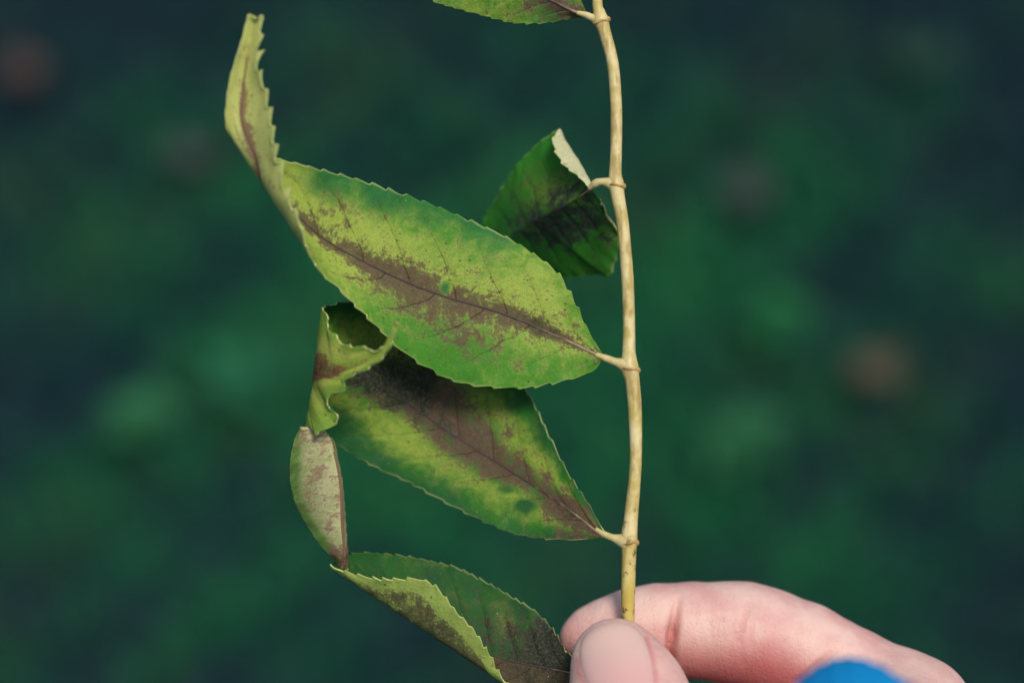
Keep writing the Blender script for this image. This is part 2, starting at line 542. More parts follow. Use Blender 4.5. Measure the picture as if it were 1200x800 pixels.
ground_leaf(1022, 470, .062, (.072, .060, .032, 1), (.055, .045, .03, 1), 'blurred orange-brown fallen leaf lying on the grass', .6)
ground_leaf(38, 122, .066, (.07, .042, .032, 1), (.05, .03, .03, 1), 'blurred dark red fallen leaf on the grass darkened as a vignette', 2.1)
ground_leaf(872, 262, .07, (.026, .040, .036, 1), (.022, .034, .034, 1), 'blurred dull purple-brown fallen leaf on the grass', 1.2)
ground_leaf(235, 222, .06, (.024, .036, .036, 1), (.020, .032, .034, 1), 'blurred faint plum-dark fallen leaf half sunk in the grass', .2)

def weed(px, py, size, c1, label, sd):
    loc = G(px, py)
    rr = random.Random(sd)
    root = empty('weed_rosette', (loc[0], loc[1], .0), label=label, category='plant', group='broad-leaved weeds in the lawn')
    m = simple_material('weed_leaf', c1, tuple(k * .75 for k in c1[:3]) + (1,), 40, .8, .3, .001, .1)
    for i in range(9):
        az, ln = i * 2.4 + rr.uniform(-.3, .3), size * rr.uniform(.38, .6)
        ns, nw = 10, 5
        t, v = np.meshgrid(np.linspace(0, 1, ns), np.linspace(-1, 1, nw), indexing='ij')
        half = ln * .26 * np.sin(np.pi * np.clip(t, .02, .985) ** 1.2)
        X, Y = t * ln, v * half
        Z = .03 + .05 * np.sin(t * 2.2) * size / .1 * .5 + .004 * np.abs(v) + .004 * i / 9
        c, s = math.cos(az), math.sin(az)
        V = np.stack((X * c - Y * s, X * s + Y * c, Z), -1).reshape(-1, 3)
        mesh_from('leaf', V, grid_faces(ns, nw), m, (0, 0, 0), root)
    tv = [(.004 * math.cos(a), .004 * math.sin(a), z) for z in (-.004, .036) for a in np.linspace(0, 2 * np.pi, 6, endpoint=False)]
    mesh_from('stalk', tv, grid_faces(2, 6, wrap=True), m, (0, 0, 0), root)
weed(170, 525, .066, (.028, .145, .06, 1), 'palest of the weeds blurred in the lawn, whitish green', 1)
weed(905, 412, .065, (.015, .13, .045, 1), 'bright green leafy weed blurred in the lawn near the orange-brown leaf', 2)
weed(1065, 112, .075, (.02, .06, .04, 1), 'olive green leafy weed blurred among dark grass', 3)
weed(860, 560, .085, (.02, .11, .045, 1), 'yellowish green weed blurred in the lawn above the hand', 4)
weed(300, 480, .085, (.016, .12, .055, 1), 'mid green weed blurred in the lawn beside the curled leaf tips', 5)

# ------------------------------------------------------------------ the twig
BASE = W(735, 835, 0.0)
twig = empty('twig', BASE, label='pale straw-coloured twig with five large browning green leaves held upright by its end', category='twig')

stem_pts = [(690, -190, 0, 5.5), (697, -90, 0, 5.6), (700, 0, 0, 5.8), (702, 14, 0, 7), (704, 24, 0, 9.5), (708, 36, 0, 7.5), (718, 75, 0, 7), (722, 125, 0, 6.9), (722, 175, 0, 6.9),
            (721, 203, 0, 7.4), (722, 216, 0, 9.4), (724, 230, 0, 8.2), (730, 265, 0, 7.3), (735, 323, 0, 7.4), (737, 375, 0, 7.2), (737, 412, 0, 8), (738, 430, 0, 10.4),
            (741, 446, 0, 8.6), (744, 480, 0, 8.2), (745, 540, 0, 7.1), (740, 600, 0, 8.2), (738, 620, 0, 9.2), (737, 634, 0, 9.8), (737, 650, 0, 8.6), (736, 697, 0, 8.2),
            (736, 730, 0, 7.6), (735, 780, 0, 7.4), (735, 836, 0, 7.0)]
stem = tube_px('stem', [p[:3] for p in stem_pts], [p[3] for p in stem_pts], M_STEM, BASE, twig, n=320, seg=24)

def node_ring(px, py, hw, tilt):
    """raised joint ring where a leaf pair sat, with the knob of the missing opposite leaf"""
    ns, nr = 28, 10
    th = np.linspace(0, 2 * np.pi, ns, endpoint=False)
    pr = np.linspace(0, 2 * np.pi, nr, endpoint=False)
    T, Q = np.meshgrid(th, pr, indexing='ij')
    knob = np.exp(-((np.angle(np.exp(1j * T))) / .55) ** 2)
    rad = hw - .3 + (1.5 + knob * 1.6) * np.cos(Q)
    X = px + rad * np.cos(T)
    Z = rad * np.sin(T)
    Y = py + (1.6 + knob * 2.4) * np.sin(Q) + tilt * np.cos(T) + .6 * np.sin(T * 3 + px)
    V = W(X.ravel(), Y.ravel(), Z.ravel() * S)
    f = grid_faces(ns + 1, nr, wrap=True) % (ns * nr)
    mesh_from('node', V, f, M_NODE, BASE, stem)
for a in ((704, 25, 9.0, -2), (722, 217, 9.2, 1.5), (738, 432, 10.3, 1.5), (737, 636, 9.6, -1)):
    node_ring(*a)

GREEN, YELLOW, TEAL = lin(74, 138, 40), lin(164, 182, 78), lin(30, 108, 54)
# ---- leaf 1: long upper leaf, tip turned over to the front
f1 = Fold((385, 330), (266, 150), (200, 300), 18, 172)
F = f1.inv
up1 = [(707, 416), (690, 388), (668, 342), (648, 314), (600, 281), (560, 262), (510, 241), (460, 223), (405, 206), (360, 195), (328, 187), (285, 172), F((264, 130)), F((269, 92)), F((281, 52)), F((287, 28)), F((291, 17)), F((300, 22))]
lo1 = [(707, 421), (690, 437), (640, 451), (600, 455), (540, 449), (500, 431), (470, 410), (440, 381), (410, 352), (387, 329), F((354, 266)), F((339, 232)), F((327, 190)), F((319, 140)), F((313, 108)), F((304, 80)), F((305, 52)), F((307, 32)), F((308, 19)), F((300, 22))]
mi1 = [(707, 419), (660, 397), (590, 368), (520, 347), (470, 328), (425, 306), (390, 287), (362, 266), (325, 230), F((303, 196)), F((286, 150)), F((284, 120)), F((288, 80)), F((294, 45)), F((299, 28)), F((300, 22))]
def h1(t, v, f):
    return 62 * (np.clip(t, 0, .62) / .62) ** 1.7 + 14 * np.clip(t - .62, 0, 1) / .38 + 9 * np.abs(v) * np.clip(t * 6, 0, 1) - 20 * v * np.clip(t - .1, 0, 1) * np.clip(1 - t, 0, 1) * 2 - 10 * np.sin(t * 6) * v * v
def a1(t, v, f):
    av = np.abs(v)
    rib = np.exp(-(av / (.10 + .10 * np.exp(-((t - .33) / .26) ** 2))) ** 2)
    brown = .85 * rib * np.clip(1.25 - t * .55, 0, 1) + .10 * (np.abs(v) < .8) * (t < .6)
    brown += .42 * g2(f, 490, 318, 50, 22, 20) + .50 * g2(f, 500, 372, 62, 20, 30) + .40 * g2(f, 560, 392, 45, 26, 25) + .5 * g2(f, 440, 325, 40, 16, 35) + .40 * g2(f, 640, 378, 60, 16, 25) - 1.1 * g2(f, 521, 336, 8, 11)
    brown += .95 * (t > .62) * np.exp(-(v / .30) ** 2) * np.exp(-((t - .82) / .14) ** 2) + .3 * g2(f, 395, 250, 40, 30)
    brown += .45 * g2(f, 700, 412, 16, 16)
    brown -= .5 * (av > .75)
    yel = .25 + .6 * np.exp(-((v - .12) / .5) ** 2) + .35 * g2(f, 640, 330, 50) + .5 * g2(f, 400, 300, 60) + .75 * np.clip((t - .56) * 9, 0, 1) - .25 * g2(f, 520, 425, 50, 25)
    teal = 1.0 * np.clip(v * 1.3 - .35, 0, 1) * np.exp(-((t - .40) / .24) ** 2) + .35 * g2(f, 372, 222, 40) + .9 * g2(f, 521, 338, 9, 12) + .45 * np.clip(-v - .35, 0, 1)
    return dict(brown=brown, yel=yel, teal=teal, dark=.25 * rib + .25 * g2(f, 650, 385, 60, 25))
m1 = leaf_material('leaf_upper_face', GREEN, YELLOW, TEAL, BROWN, DARK, 1)
m1u = leaf_material('leaf_under_face', lin(146, 172, 74), lin(198, 204, 116), lin(110, 150, 84), lin(140, 104, 84), lin(92, 62, 52), 2, under=True, vein_amt=.25, speck=.1)
leaf1 = make_leaf('leaf', up1, lo1, mi1, (m1, m1u, M_RIM), BASE, twig, [f1], h1, (34, 30, 3.4, 4.0), a1, nt=480, tip_teeth=(.62, .35, 2.8), rib=(3.8, 1.8), seed=3,
                  label='widest leaf, brown along the midrib, tip folded over and standing up')

# ---- leaf 2: darker leaf under it, end rolled towards the viewer
f2 = Fold((379, 357), (361, 503), (200, 430), 32, 162)
F = f2.inv
up2 = [(708, 624), (690, 590), (665, 553), (640, 503), (620, 462), (592, 415), (545, 376), (490, 352), (440, 346), (405, 353), (384, 357), F((379, 366)), F((383, 386)), F((395, 394)), F((405, 404)), F((428, 406)), F((440, 411)), F((452, 402)), F((461, 386)), F((467, 378))]
lo2 = [(706, 630), (660, 632), (610, 627), (570, 612), (530, 593), (480, 566), (440, 548), (405, 528), (380, 514), F((361, 500)), F((373, 508)), F((398, 491)), F((386, 477)), F((386, 463)), F((404, 456)), F((403, 446)), F((428, 434)), F((447, 422)), F((460, 402)), F((467, 378))]
mi2 = [(705, 627), (660, 592), (600, 553), (540, 515), (500, 488), (460, 459), (425, 441), (396, 434), F((369, 433)), F((396, 436)), F((425, 425)), F((446, 413)), F((458, 396)), F((467, 378))]
def h2(t, v, f):
    return -62 * np.sin(np.clip(t / .7, 0, 1) * 2.8) + 70 * np.clip(t - .72, 0, 1) / .28 + 13 * np.abs(v) * np.clip(t * 5, 0, 1) * np.clip(1 - t, 0, 1) - 26 * np.clip(v, 0, 1) * np.exp(-((t - .5) / .25) ** 2)
def a2(t, v, f):
    av = np.abs(v)
    brown = 1.1 * np.exp(-(av / (.40 + .05 * (v > 0) - .10 * t)) ** 2) + .7 * g2(f, 680, 606, 40, 30) + .6 * g2(f, 500, 440, 70, 50) + .5 * g2(f, 598, 505, 10, 8) + .5 * g2(f, 650, 632, 60, 10)
    brown += -.35 * g2(f, 450, 410, 60, 35) - .35 * g2(f, 420, 480, 40, 40) - .2 * g2(f, 520, 430, 40, 25) - .7 * g2(f, 612, 583, 26, 22) - .6 * g2(f, 470, 500, 30, 22) - .5 * g2(f, 570, 450, 40, 30) - .4 * g2(f, 595, 520, 14, 12) - .9 * (t > .70) + 1.7 * np.exp(-((v + .08) / .36) ** 2) * np.exp(-((t - .77) / .075) ** 2) + .25 * g2(f, 470, 440, 60, 40)
    yel = .15 + .5 * np.exp(-((av - .45) / .25) ** 2) + .3 * g2(f, 480, 505, 40) + .25 * g2(f, 640, 540, 40)
    teal = .85 * np.clip(av * 1.6 - .65, 0, 1) + .5 * g2(f, 410, 500, 35) + 1.0 * g2(f, 615, 592, 16, 10) + .8 * g2(f, 590, 574, 14, 8) + .4 * g2(f, 560, 440, 60, 30)
    return dict(brown=brown, yel=yel, teal=teal, dark=.25 + .75 * g2(f, 455, 430, 70, 45) + .25 * np.exp(-(av / .1) ** 2) - .3 * g2(f, 560, 560, 60, 40))  # dark spot near the rolled end paints in the widest leaf's shadow
m2 = leaf_material('dark_leaf_upper_face', lin(50, 112, 34), lin(142, 164, 62), lin(20, 84, 42), lin(92, 62, 56), lin(28, 22, 28), 3)
m2u = leaf_material('dark_leaf_under_face', lin(140, 170, 62), lin(186, 194, 92), lin(110, 156, 60), lin(112, 56, 50), lin(58, 32, 34), 4, under=True, vein_amt=.15, speck=.1)
leaf2 = make_leaf('leaf', up2, lo2, mi2, (m2, m2u, M_RIM), BASE, twig, [f2], h2, (30, 30, 3.0, 3.0), a2, nt=420, rib=(3.2, 2.0), rib_range=(0, .74), seed=9,
                  label='brown-mottled leaf under the widest one, its end rolled into a ring')

# ---- leaf 3: small-looking leaf turned away behind the stem
f3 = Fold((654, 149), (694, 220), (720, 150), 5, 163)
F = f3.inv
up3 = [(694, 219), F((690, 219)), F((677, 208)), F((663, 197)), F((654, 186)), F((648, 171)), F((650, 158)), (650, 154), (629, 169), (602, 198), (576, 240), (560, 270), (545, 300), (532, 328)]
lo3 = [(695, 223), (708, 238), (721, 259), (725, 280), (722, 303), (714, 324), (698, 322), (640, 330), (580, 338), (532, 328)]
mi3 = [(693, 221), (665, 240), (630, 258), (590, 285), (532, 328)]
def h3(t, v, f):
    return -14 - 240 * t ** 1.15 - 22 * np.clip(-v, 0, 1) * np.clip(1 - t, 0, 1) + 10 * np.clip(v, 0, 1) * t
def a3(t, v, f):
    return dict(brown=1.15 * g2(f, 650, 264, 55, 28, 0) + .55 * g2(f, 660, 220, 36, 20) + .5 * g2(f, 700, 245, 18, 30) + .3 * g2(f, 600, 215, 14, 20),
                yel=.1 + .75 * g2(f, 650, 225, 40, 25) + .5 * g2(f, 712, 262, 12, 30), teal=.55 - .6 * g2(f, 650, 215, 40, 40) - .4 * g2(f, 700, 290, 25, 30), dark=.9 + 0 * t)
m3 = leaf_material('green_leaf_upper_face', lin(56, 134, 40), lin(118, 146, 56), lin(22, 104, 46), lin(58, 52, 56), lin(30, 32, 46), 5, vein_amt=.3)
m3u = leaf_material('pale_leaf_under_face', lin(206, 206, 160), lin(226, 216, 182), lin(196, 200, 150), lin(170, 140, 110), lin(120, 96, 80), 6, under=True, vein_amt=.15, speck=.1)
leaf3 = make_leaf('leaf', up3, lo3, mi3, (m3, m3u, M_RIM), BASE, twig, [f3], h3, (22, 20, 2.4, 2.2), a3, nt=300, rib=(1.6, 1.0), quilt=.15, seed=14,
                  label='foreshortened green leaf pointing away, one edge folded over cream side out')

# ---- leaf 4: top leaf leaving the frame
up4 = [(688, 16), (668, -22), (622, -62), (560, -94), (480, -116), (400, -128)]
lo4 = [(688, 20), (665, 23), (640, 27), (610, 28), (590, 25), (560, 17), (530, 9), (505, 0), (470, -28), (436, -70), (400, -128)]
mi4 = [(687, 18), (672, 13), (655, 5), (600, -22), (530, -62), (400, -128)]
def a4(t, v, f):
    return dict(brown=.9 * g2(f, 672, 14, 34, 18) + .6 * g2(f, 614, 12, 24, 10, -30) + .6 * np.exp(-(np.abs(v) / .3) ** 2), yel=.55 + 0 * t, teal=.2 + .4 * g2(f, 650, 10, 30), dark=.3 + 0 * t)
make_leaf('leaf', up4, lo4, mi4, (m2, m1u, M_RIM), BASE, twig, [], lambda t, v, f: 20 * t - 10 * np.abs(v), (26, 26, 2.0, 2.4), a4, nt=280, rib=(4, 1.5), seed=21,
          label='leaf at the top end of the twig, purplish towards its stalk')

# ---- leaf 5: lowest leaf, one half folded over, its tip twisted upwards
f5 = Fold((386, 662), (592, 800), (400, 800), 9, 158)
F = f5.inv
up5 = [(700, 790), (668, 768), (652, 743), (639, 726), (623, 712), (604, 701), (584, 689), (562, 677), (535, 664), (507, 657), (476, 651), (440, 647), (414, 648), (399, 655), (387, 662)]
lo5 = [(700, 806), (690, 832), (660, 838), (625, 826), F((596, 801)), F((584, 787)), F((573, 765)), F((557, 739)), F((535, 715)), F((519, 696)), F((502, 681)), F((483, 677)), F((461, 677)), F((433, 675)), F((411, 671)), F((398, 667)), (387, 662)]
mi5 = [(700, 797), (664, 787), (617, 778), (576, 767), (530, 746), (480, 716), (430, 687), (387, 662)]
def h5(t, v, f):
    return -14 * np.sin(t * 3) - 30 * np.clip(v, 0, 1) * np.clip(t * 1.6, 0, 1) + 4 * np.abs(v)
def a5(t, v, f):
    brown = 1.4 * g2(f, 645, 762, 46, 50) + .5 * g2(f, 560, 735, 40, 30) + 1.0 * (v < 0) * np.exp(-((np.abs(v) - .42) / .30) ** 2) * np.clip(1.25 - t, 0, 1) * 1.35 + .4 * g2(f, 600, 790, 50, 30)
    brown += .16 * (v < 0)
    brown -= .35 * (v < -.72)
    return dict(brown=brown, yel=.2 + .5 * (v < 0) + .55 * g2(f, 592, 728, 14, 26, -20), teal=.6 * (v > 0) * (t > .3) + 0 * t, dark=.55 + .4 * g2(f, 650, 755, 40, 50) - .3 * (v < 0))
m5 = leaf_material('lowest_leaf_upper_face', lin(38, 94, 30), lin(130, 140, 58), lin(20, 76, 38), lin(76, 56, 48), lin(30, 24, 30), 7, speck=.9)  # greens darkened to put the shade on this face into its colour
m5u = leaf_material('lowest_leaf_under_face', lin(110, 150, 60), lin(166, 184, 92), lin(92, 142, 62), lin(62, 56, 42), lin(34, 34, 38), 8, under=True, vein_amt=.5, speck=.1)
leaf5 = make_leaf('leaf', up5, lo5, mi5, (m5, m5u, M_RIM), BASE, twig, [f5], h5, (28, 26, 2.6, 4.0), a5, nt=400, rib=(2.6, 2.0), quilt=.35, seed=31,
                  label='lowest leaf, lower half folded up over it, tip twisted upright')
# its twisted tip, underside to the viewer
upt = [(402, 668), (390, 654), (374, 637), (358, 613), (346, 590), (340, 566), (340, 540), (345, 515), (352, 500)]
lot = [(407, 667), (408, 650), (406, 620), (404, 590), (401, 560), (396, 536), (391, 516), (372, 500), (352, 500)]
mit = [(404, 668), (404, 645), (401, 612), (400, 580), (397, 555), (392, 532), (386, 512), (370, 502), (352, 500)]
def ht(t, v, f):
    return -10 + 40 * np.sin(t * 1.8) * .8 - 34 * np.clip(v, 0, 1) ** 2 * np.sin(np.pi * np.clip(t, 0, 1)) - 40 * np.clip(-v, 0, 1) * np.clip(t * 3, 0, 1)
def at_(t, v, f):
    return dict(brown=.34 + .30 * np.sin(t * 17 + v * 3) * np.sin(v * 5 + 1) + 1.0 * np.exp(-((t - .02) / .14) ** 2) + .25 * g2(f, 370, 545, 18) - .5 * np.clip(v * 2 - 1.1, 0, 1), yel=.75 - .5 * np.clip(v * 2 - .8, 0, 1), teal=1.1 * np.clip(v * 3 - 1.8, 0, 1) + .4 * np.exp(-((t - .2) / .12) ** 2), dark=.8 * np.exp(-((t - .02) / .16) ** 2))
mtu = leaf_material('pale_tip_under_face', lin(150, 168, 92), lin(200, 198, 146), lin(96, 140, 60), lin(146, 116, 88), lin(70, 42, 38), 9, under=True, vein_amt=.5, speck=.1, slant=1.2, veins=9)
make_leaf('leaf_tip', upt, lot, mit, (mtu, m5, M_RIM), BASE, leaf5, [], ht, (14, 14, .7, .9), at_, nt=200, nv=20, rib=(3.4, 1.4), quilt=.18, rib_range=(0, .72), rib_mat=M_MIDRIB_RED, seed=44)

def petiole(pts, rad, leaf):
    tube_px('petiole', pts, rad, M_PETIOLE, BASE, leaf, n=30, seg=14)
leaves = [o for o in twig.children if o.name.startswith('leaf')]
petiole([(735, 428, 0), (722, 424, 1), (711, 420, 0), (698, 415, -1)], [10.5, 5.0, 4.4, 2.5], leaves[0])
petiole([(733, 634, 0), (719, 630, 0), (709, 626, -2), (698, 619, -5)], [10, 4.6, 3.8, 2], leaves[1])
petiole([(720, 216, 0), (706, 213, 0), (698, 215, -5), (690, 221, -10)], [9, 4.4, 5.0, 2.4], leaves[2])
petiole([(704, 24, 0), (694, 21, 0), (687, 18, 0), (676, 15, -1)], [9.5, 4.8, 4.0, 2.4], leaves[3])
petiole([(735, 828, 0), (722, 814, -2), (706, 802, -3), (688, 795, -5)], [6, 5, 4.4, 2], leaves[4])

# ------------------------------------------------------------------ the hand
def hand_point(c):
    px, py, z = c[:3]
    k = (FOCUS - z * MM) / FOCUS
    return np.array(((px - 600) * S * k, (400 - py) * S * k, z * MM)) * 1000, c[3] * S * k * 1000
# chains of (photo x, photo y, height in mm, radius in px), with how much they flatten front to back
CHAINS = [
    ([(681, 747, -10.5, 26), (698, 745, -11, 38), (718, 743, -11, 45), (742, 740, -11.5, 51), (770, 738, -12, 54), (790, 738, -12.5, 53)], 1.06, 1.0),
    ([(794, 738, -12.5, 53), (812, 738, -12.5, 56), (845, 740, -12.5, 57.5), (872, 742, -13, 58)], 1.04, 1.3),
    ([(872, 742, -13, 58), (900, 750, -13.5, 60), (940, 765, -13.5, 60), (1000, 797, -12, 60), (1040, 818, -9, 59), (1072, 834, -6, 58)], 1.0, 2.2),
    ([(1072, 838, -6, 58), (1052, 920, 30, 82), (1022, 1000, 70, 100)], 1.0, 8),
    ([(1076, 940, -12, 60), (1050, 980, 30, 80), (1022, 1040, 70, 100)], 1.0, 8),
    ([(1074, 1030, -8, 58), (1050, 1040, 30, 78), (1022, 1070, 70, 95)], 1.0, 8),
    ([(1066, 1110, 2, 54), (1040, 1100, 40, 74), (1020, 1090, 70, 90)], 1.0, 8),
    ([(1076, 940, -12, 58), (985, 905, -24, 54), (895, 893, -27, 52), (850, 925, -14, 48), (862, 958, -2, 45), (890, 970, 6, 40)], 1.0, 3),
    ([(1074, 1030, -8, 56), (985, 1005, -20, 52), (905, 992, -23, 50), (862, 1018, -10, 47), (878, 1050, 2, 43), (902, 1060, 9, 38)], 1.0, 3),
    ([(1066, 1110, 2, 50), (990, 1098, -8, 46), (930, 1092, -9, 44), (900, 1112, 2, 41), (912, 1134, 12, 38), (930, 1140, 18, 34)], 1.0, 3),
    ([(720, 772, 8.6, 48), (724, 782, 9.2, 56), (733, 805, 10.6, 66), (742, 830, 12.5, 68)], 1.32, 2.0),
    ([(742, 830, 12.5, 68), (758, 872, 17, 68), (800, 920, 26, 66), (846, 962, 37, 72), (900, 1000, 50, 86), (970, 1030, 68, 96)], 1.12, 3.0),
    ([(860, 985, 34, 44), (960, 950, 18, 46), (1056, 900, 4, 50)], 1.0, 12),
    ([(1010, 1020, 72, 118), (1012, 1060, 84, 118), (1030, 1200, 130, 140), (1080, 1420, 200, 190)], 1.0, 8),
]
# skin folds: photo polyline, half width (mm), depth (mm), redness
CREASES = [
    ([(794, 700), (792, 715), (789, 735), (787, 755), (784, 780)], .9, 3.6, .7),
    ([(886, 703), (877, 715), (873, 722), (871, 738), (866, 752)], .5, .42, .35),
    ([(872, 735), (869, 752), (870, 778)], .4, .2, .3),
    ([(884, 716), (880, 728), (881, 742), (877, 757)], .5, .36, .35),
    ([(903, 702), (897, 718), (893, 740)], .5, .12, .2),
    ([(988, 757), (972, 767), (955, 782), (935, 800)], .8, .9, .6),
    ([(834, 706), (832, 725), (834, 748)], .5, .14, .2), ([(848, 700), (845, 718), (848, 735)], .35, .10, .1), ([(818, 704), (815, 722), (816, 745)], .35, .10, .1),
    ([(915, 706), (910, 722), (911, 742)], .4, .14, .15), ([(862, 700), (858, 716), (859, 740), (856, 765)], .35, .16, .15), ([(930, 725), (922, 742), (918, 765)], .4, .12, .1),
    ([(765, 690), (761, 705), (763, 725)], .35, .10, .1), ([(950, 735), (943, 752), (934, 772)], .4, .14, .1), ([(1010, 752), (1000, 765), (992, 785)], .5, .16, .1),
]
def seg_dist2(X, Y, poly):
    best = np.full(X.shape, 1e9, np.float32)
    par = np.zeros(X.shape, np.float32)
    for i, (a, b) in enumerate(zip(poly[:-1], poly[1:])):
        a, b = np.array(a), np.array(b)
        ab = b - a
        t = np.clip(((X - a[0]) * ab[0] + (Y - a[1]) * ab[1]) / (ab @ ab), 0, 1)
        e = np.hypot(X - a[0] - t * ab[0], Y - a[1] - t * ab[1])
        par = np.where(e < best, (i + t) / (len(poly) - 1), par)
        best = np.minimum(best, e)
    return best, np.clip(par * 1.7 + .05, 0, 1) ** .8

def hand_field():
    allp = [hand_point(c) for ch, _, _ in CHAINS for c in ch]
    lo = np.min([p - r for p, r in allp], 0) - 3
    hi = np.max([p + r for p, r in allp], 0) + 3
    step = .62
    n = np.ceil((hi - lo) / step).astype(int)
    ax = [lo[k] + step * np.arange(n[k], dtype=np.float32) for k in range(3)]
    D = np.full(n, 6.0, np.float32)
    for ch, fl, kk in CHAINS:
        pr = [hand_point(c) for c in ch]
        l = np.min([p - r for p, r in pr], 0) - 6
        h = np.max([p + r for p, r in pr], 0) + 6
        sl = tuple(slice(max(0, int((l[k] - lo[k]) / step)), min(n[k], int((h[k] - lo[k]) / step) + 2)) for k in range(3))
        X, Y, Z = np.meshgrid(*[ax[k][sl[k]] for k in range(3)], indexing='ij')
        d = np.full(X.shape, 1e3, np.float32)
        for (a, ra), (b, rb) in zip(pr[:-1], pr[1:]):
            ab = b - a
            t = np.clip(((X - a[0]) * ab[0] + (Y - a[1]) * ab[1] + (Z - a[2]) * ab[2]) / (ab @ ab), 0, 1)
            dx, dy, dz = X - a[0] - t * ab[0], Y - a[1] - t * ab[1], (Z - a[2] - t * ab[2]) * fl
            e = np.sqrt(dx * dx + dy * dy + dz * dz) - (ra + t * (rb - ra))
            hh = np.clip(.5 + .5 * (e - d) / 1.2, 0, 1)
            d = e * (1 - hh) + d * hh - 1.2 * .6 * hh * (1 - hh)
        E = D[sl]
        hh = np.clip(.5 + .5 * (d - E) / kk, 0, 1)
        D[sl] = d * (1 - hh) + E * hh - kk * hh * (1 - hh)
    return D, lo, step

def surface_nets(D, lo, step):
    ins = D < 0
    nx, ny, nz = D.shape
    c = [ins[i:nx - 1 + i, j:ny - 1 + j, k:nz - 1 + k] for i in (0, 1) for j in (0, 1) for k in (0, 1)]
    s = sum(x.astype(np.int8) for x in c)
    act = (s > 0) & (s < 8)
    idx = np.argwhere(act)
    ids = np.full(act.shape, -1, np.int32)
    ids[act] = np.arange(len(idx))
    acc, cnt = np.zeros((len(idx), 3)), np.zeros(len(idx))
    offs = [np.array((i, j, k)) for i in (0, 1) for j in (0, 1) for k in (0, 1)]
    for p in range(8):
        for q in range(p + 1, 8):
            if np.abs(offs[p] - offs[q]).sum() != 1:
                continue
            A, B = idx + offs[p], idx + offs[q]
            da, db = D[tuple(A.T)], D[tuple(B.T)]
            m = (da < 0) != (db < 0)
            t = da[m] / (da[m] - db[m])
            acc[m] += A[m] + (B[m] - A[m]) * t[:, None]
            cnt[m] += 1
    V = lo + step * acc / cnt[:, None]
    faces = []
    for axis in range(3):
        sl0, sl1 = [slice(None)] * 3, [slice(None)] * 3
        sl0[axis], sl1[axis] = slice(0, -1), slice(1, None)
        ch = ins[tuple(sl0)] != ins[tuple(sl1)]
        e = np.argwhere(ch)
        b, cc = (axis + 1) % 3, (axis + 2) % 3
        e = e[(e[:, b] > 0) & (e[:, cc] > 0) & (e[:, b] < D.shape[b] - 1) & (e[:, cc] < D.shape[cc] - 1)]
        def g(db, dc):
            f = e.copy()
            f[:, b] -= db
            f[:, cc] -= dc
            return ids[tuple(f.T)]
        q = np.stack((g(1, 1), g(0, 1), g(0, 0), g(1, 0)), -1)
        flip = ~ins[tuple(e.T)]
        q[flip] = q[flip][:, ::-1]
        faces.append(q)
    return V, np.concatenate(faces)

def skin_material():
    n = NT('skin')
    o = n.obj()
    red = n.attr('red')
    big = n.noise(o, 70, 4, .6)
    med = n.noise(o, 320, 4, .6)
    c = n.mix(n.sstep(big, .36, .64), lin(222, 186, 174), lin(208, 158, 152))
    c = n.mix(n.math('MULTIPLY', n.sstep(med, .45, .75), .35), c, lin(228, 200, 186))
    c = n.mix(n.math('MULTIPLY', n.sstep(red, .0, 1.0), .85), c, lin(188, 92, 90))
    pores = n.voro(o, 1500)
    lines = n.voro(o, 900, 'DISTANCE_TO_EDGE')
    hh = n.math('ADD', n.math('MULTIPLY', n.sstep(pores, 0, .5), .35), n.math('MULTIPLY', n.sstep(lines, 0, .2), .12))
    mw = n.t.nodes.new('ShaderNodeMapping')
    mw.inputs['Scale'].default_value = (1.0, .28, .28)
    n.t.links.new(o, mw.inputs[0])
    wr = n.noise(mw.outputs[0], 1100, 3, .6, .6)
    hh = n.math('ADD', hh, n.math('ADD', n.math('MULTIPLY', med, .8), n.math('MULTIPLY', wr, .9)))
    return n.done(n.bsdf(c, n.math('ADD', .48, n.math('MULTIPLY', med, .2)), n.bump(hh, .7, .00026), .35, .3, (1.0, .35, .2), .0022))

def nail_material():
    n = NT('fingernail')
    t, v = n.attr('t'), n.attr('v')
    rid = n.noise(n.comb(n.math('MULTIPLY', v, 40), n.math('MULTIPLY', t, 1.5), 0), 1.0, 3)
    c = n.mix(n.sstep(t, .1, .9), lin(214, 158, 156), lin(216, 180, 168))
    c = n.mix(n.math('MULTIPLY', rid, .2), c, lin(222, 190, 180))
    return n.done(n.bsdf(c, .2, n.bump(rid, .15, .0002), .5, .25, (1, .4, .25), .0015))

D, glo, gstep = hand_field()
HV, HF = surface_nets(D, glo, gstep)
# smooth a little, then press the skin folds in along the surface normal
def neighbours_avg(V, F, it, lam):
    for _ in range(it):
        acc, cnt = np.zeros_like(V), np.zeros(len(V))
        for a, b in ((0, 1), (1, 2), (2, 3), (3, 0)):
            np.add.at(acc, F[:, a], V[F[:, b]]); np.add.at(cnt, F[:, a], 1)
            np.add.at(acc, F[:, b], V[F[:, a]]); np.add.at(cnt, F[:, b], 1)
        V = V + lam * (acc / np.maximum(cnt, 1)[:, None] - V)
    return V
def vert_normals(V, F):
    fn = np.cross(V[F[:, 2]] - V[F[:, 0]], V[F[:, 3]] - V[F[:, 1]])
    N = np.zeros_like(V)
    for k in range(4):
        np.add.at(N, F[:, k], fn)
    return N / np.maximum(np.linalg.norm(N, axis=1), 1e-9)[:, None]
def hand_px(V):
    k = (FOCUS - V[:, 2] * MM) / FOCUS
    return 600 + V[:, 0] * MM / (S * k), 400 - V[:, 1] * MM / (S * k)
HV = neighbours_avg(HV, HF, 3, .5)
HN = vert_normals(HV, HF)
if (HN * (HV - HV.mean(0))).sum() < 0:
    HF = HF[:, ::-1]; HN = -HN
hx, hy = hand_px(HV)
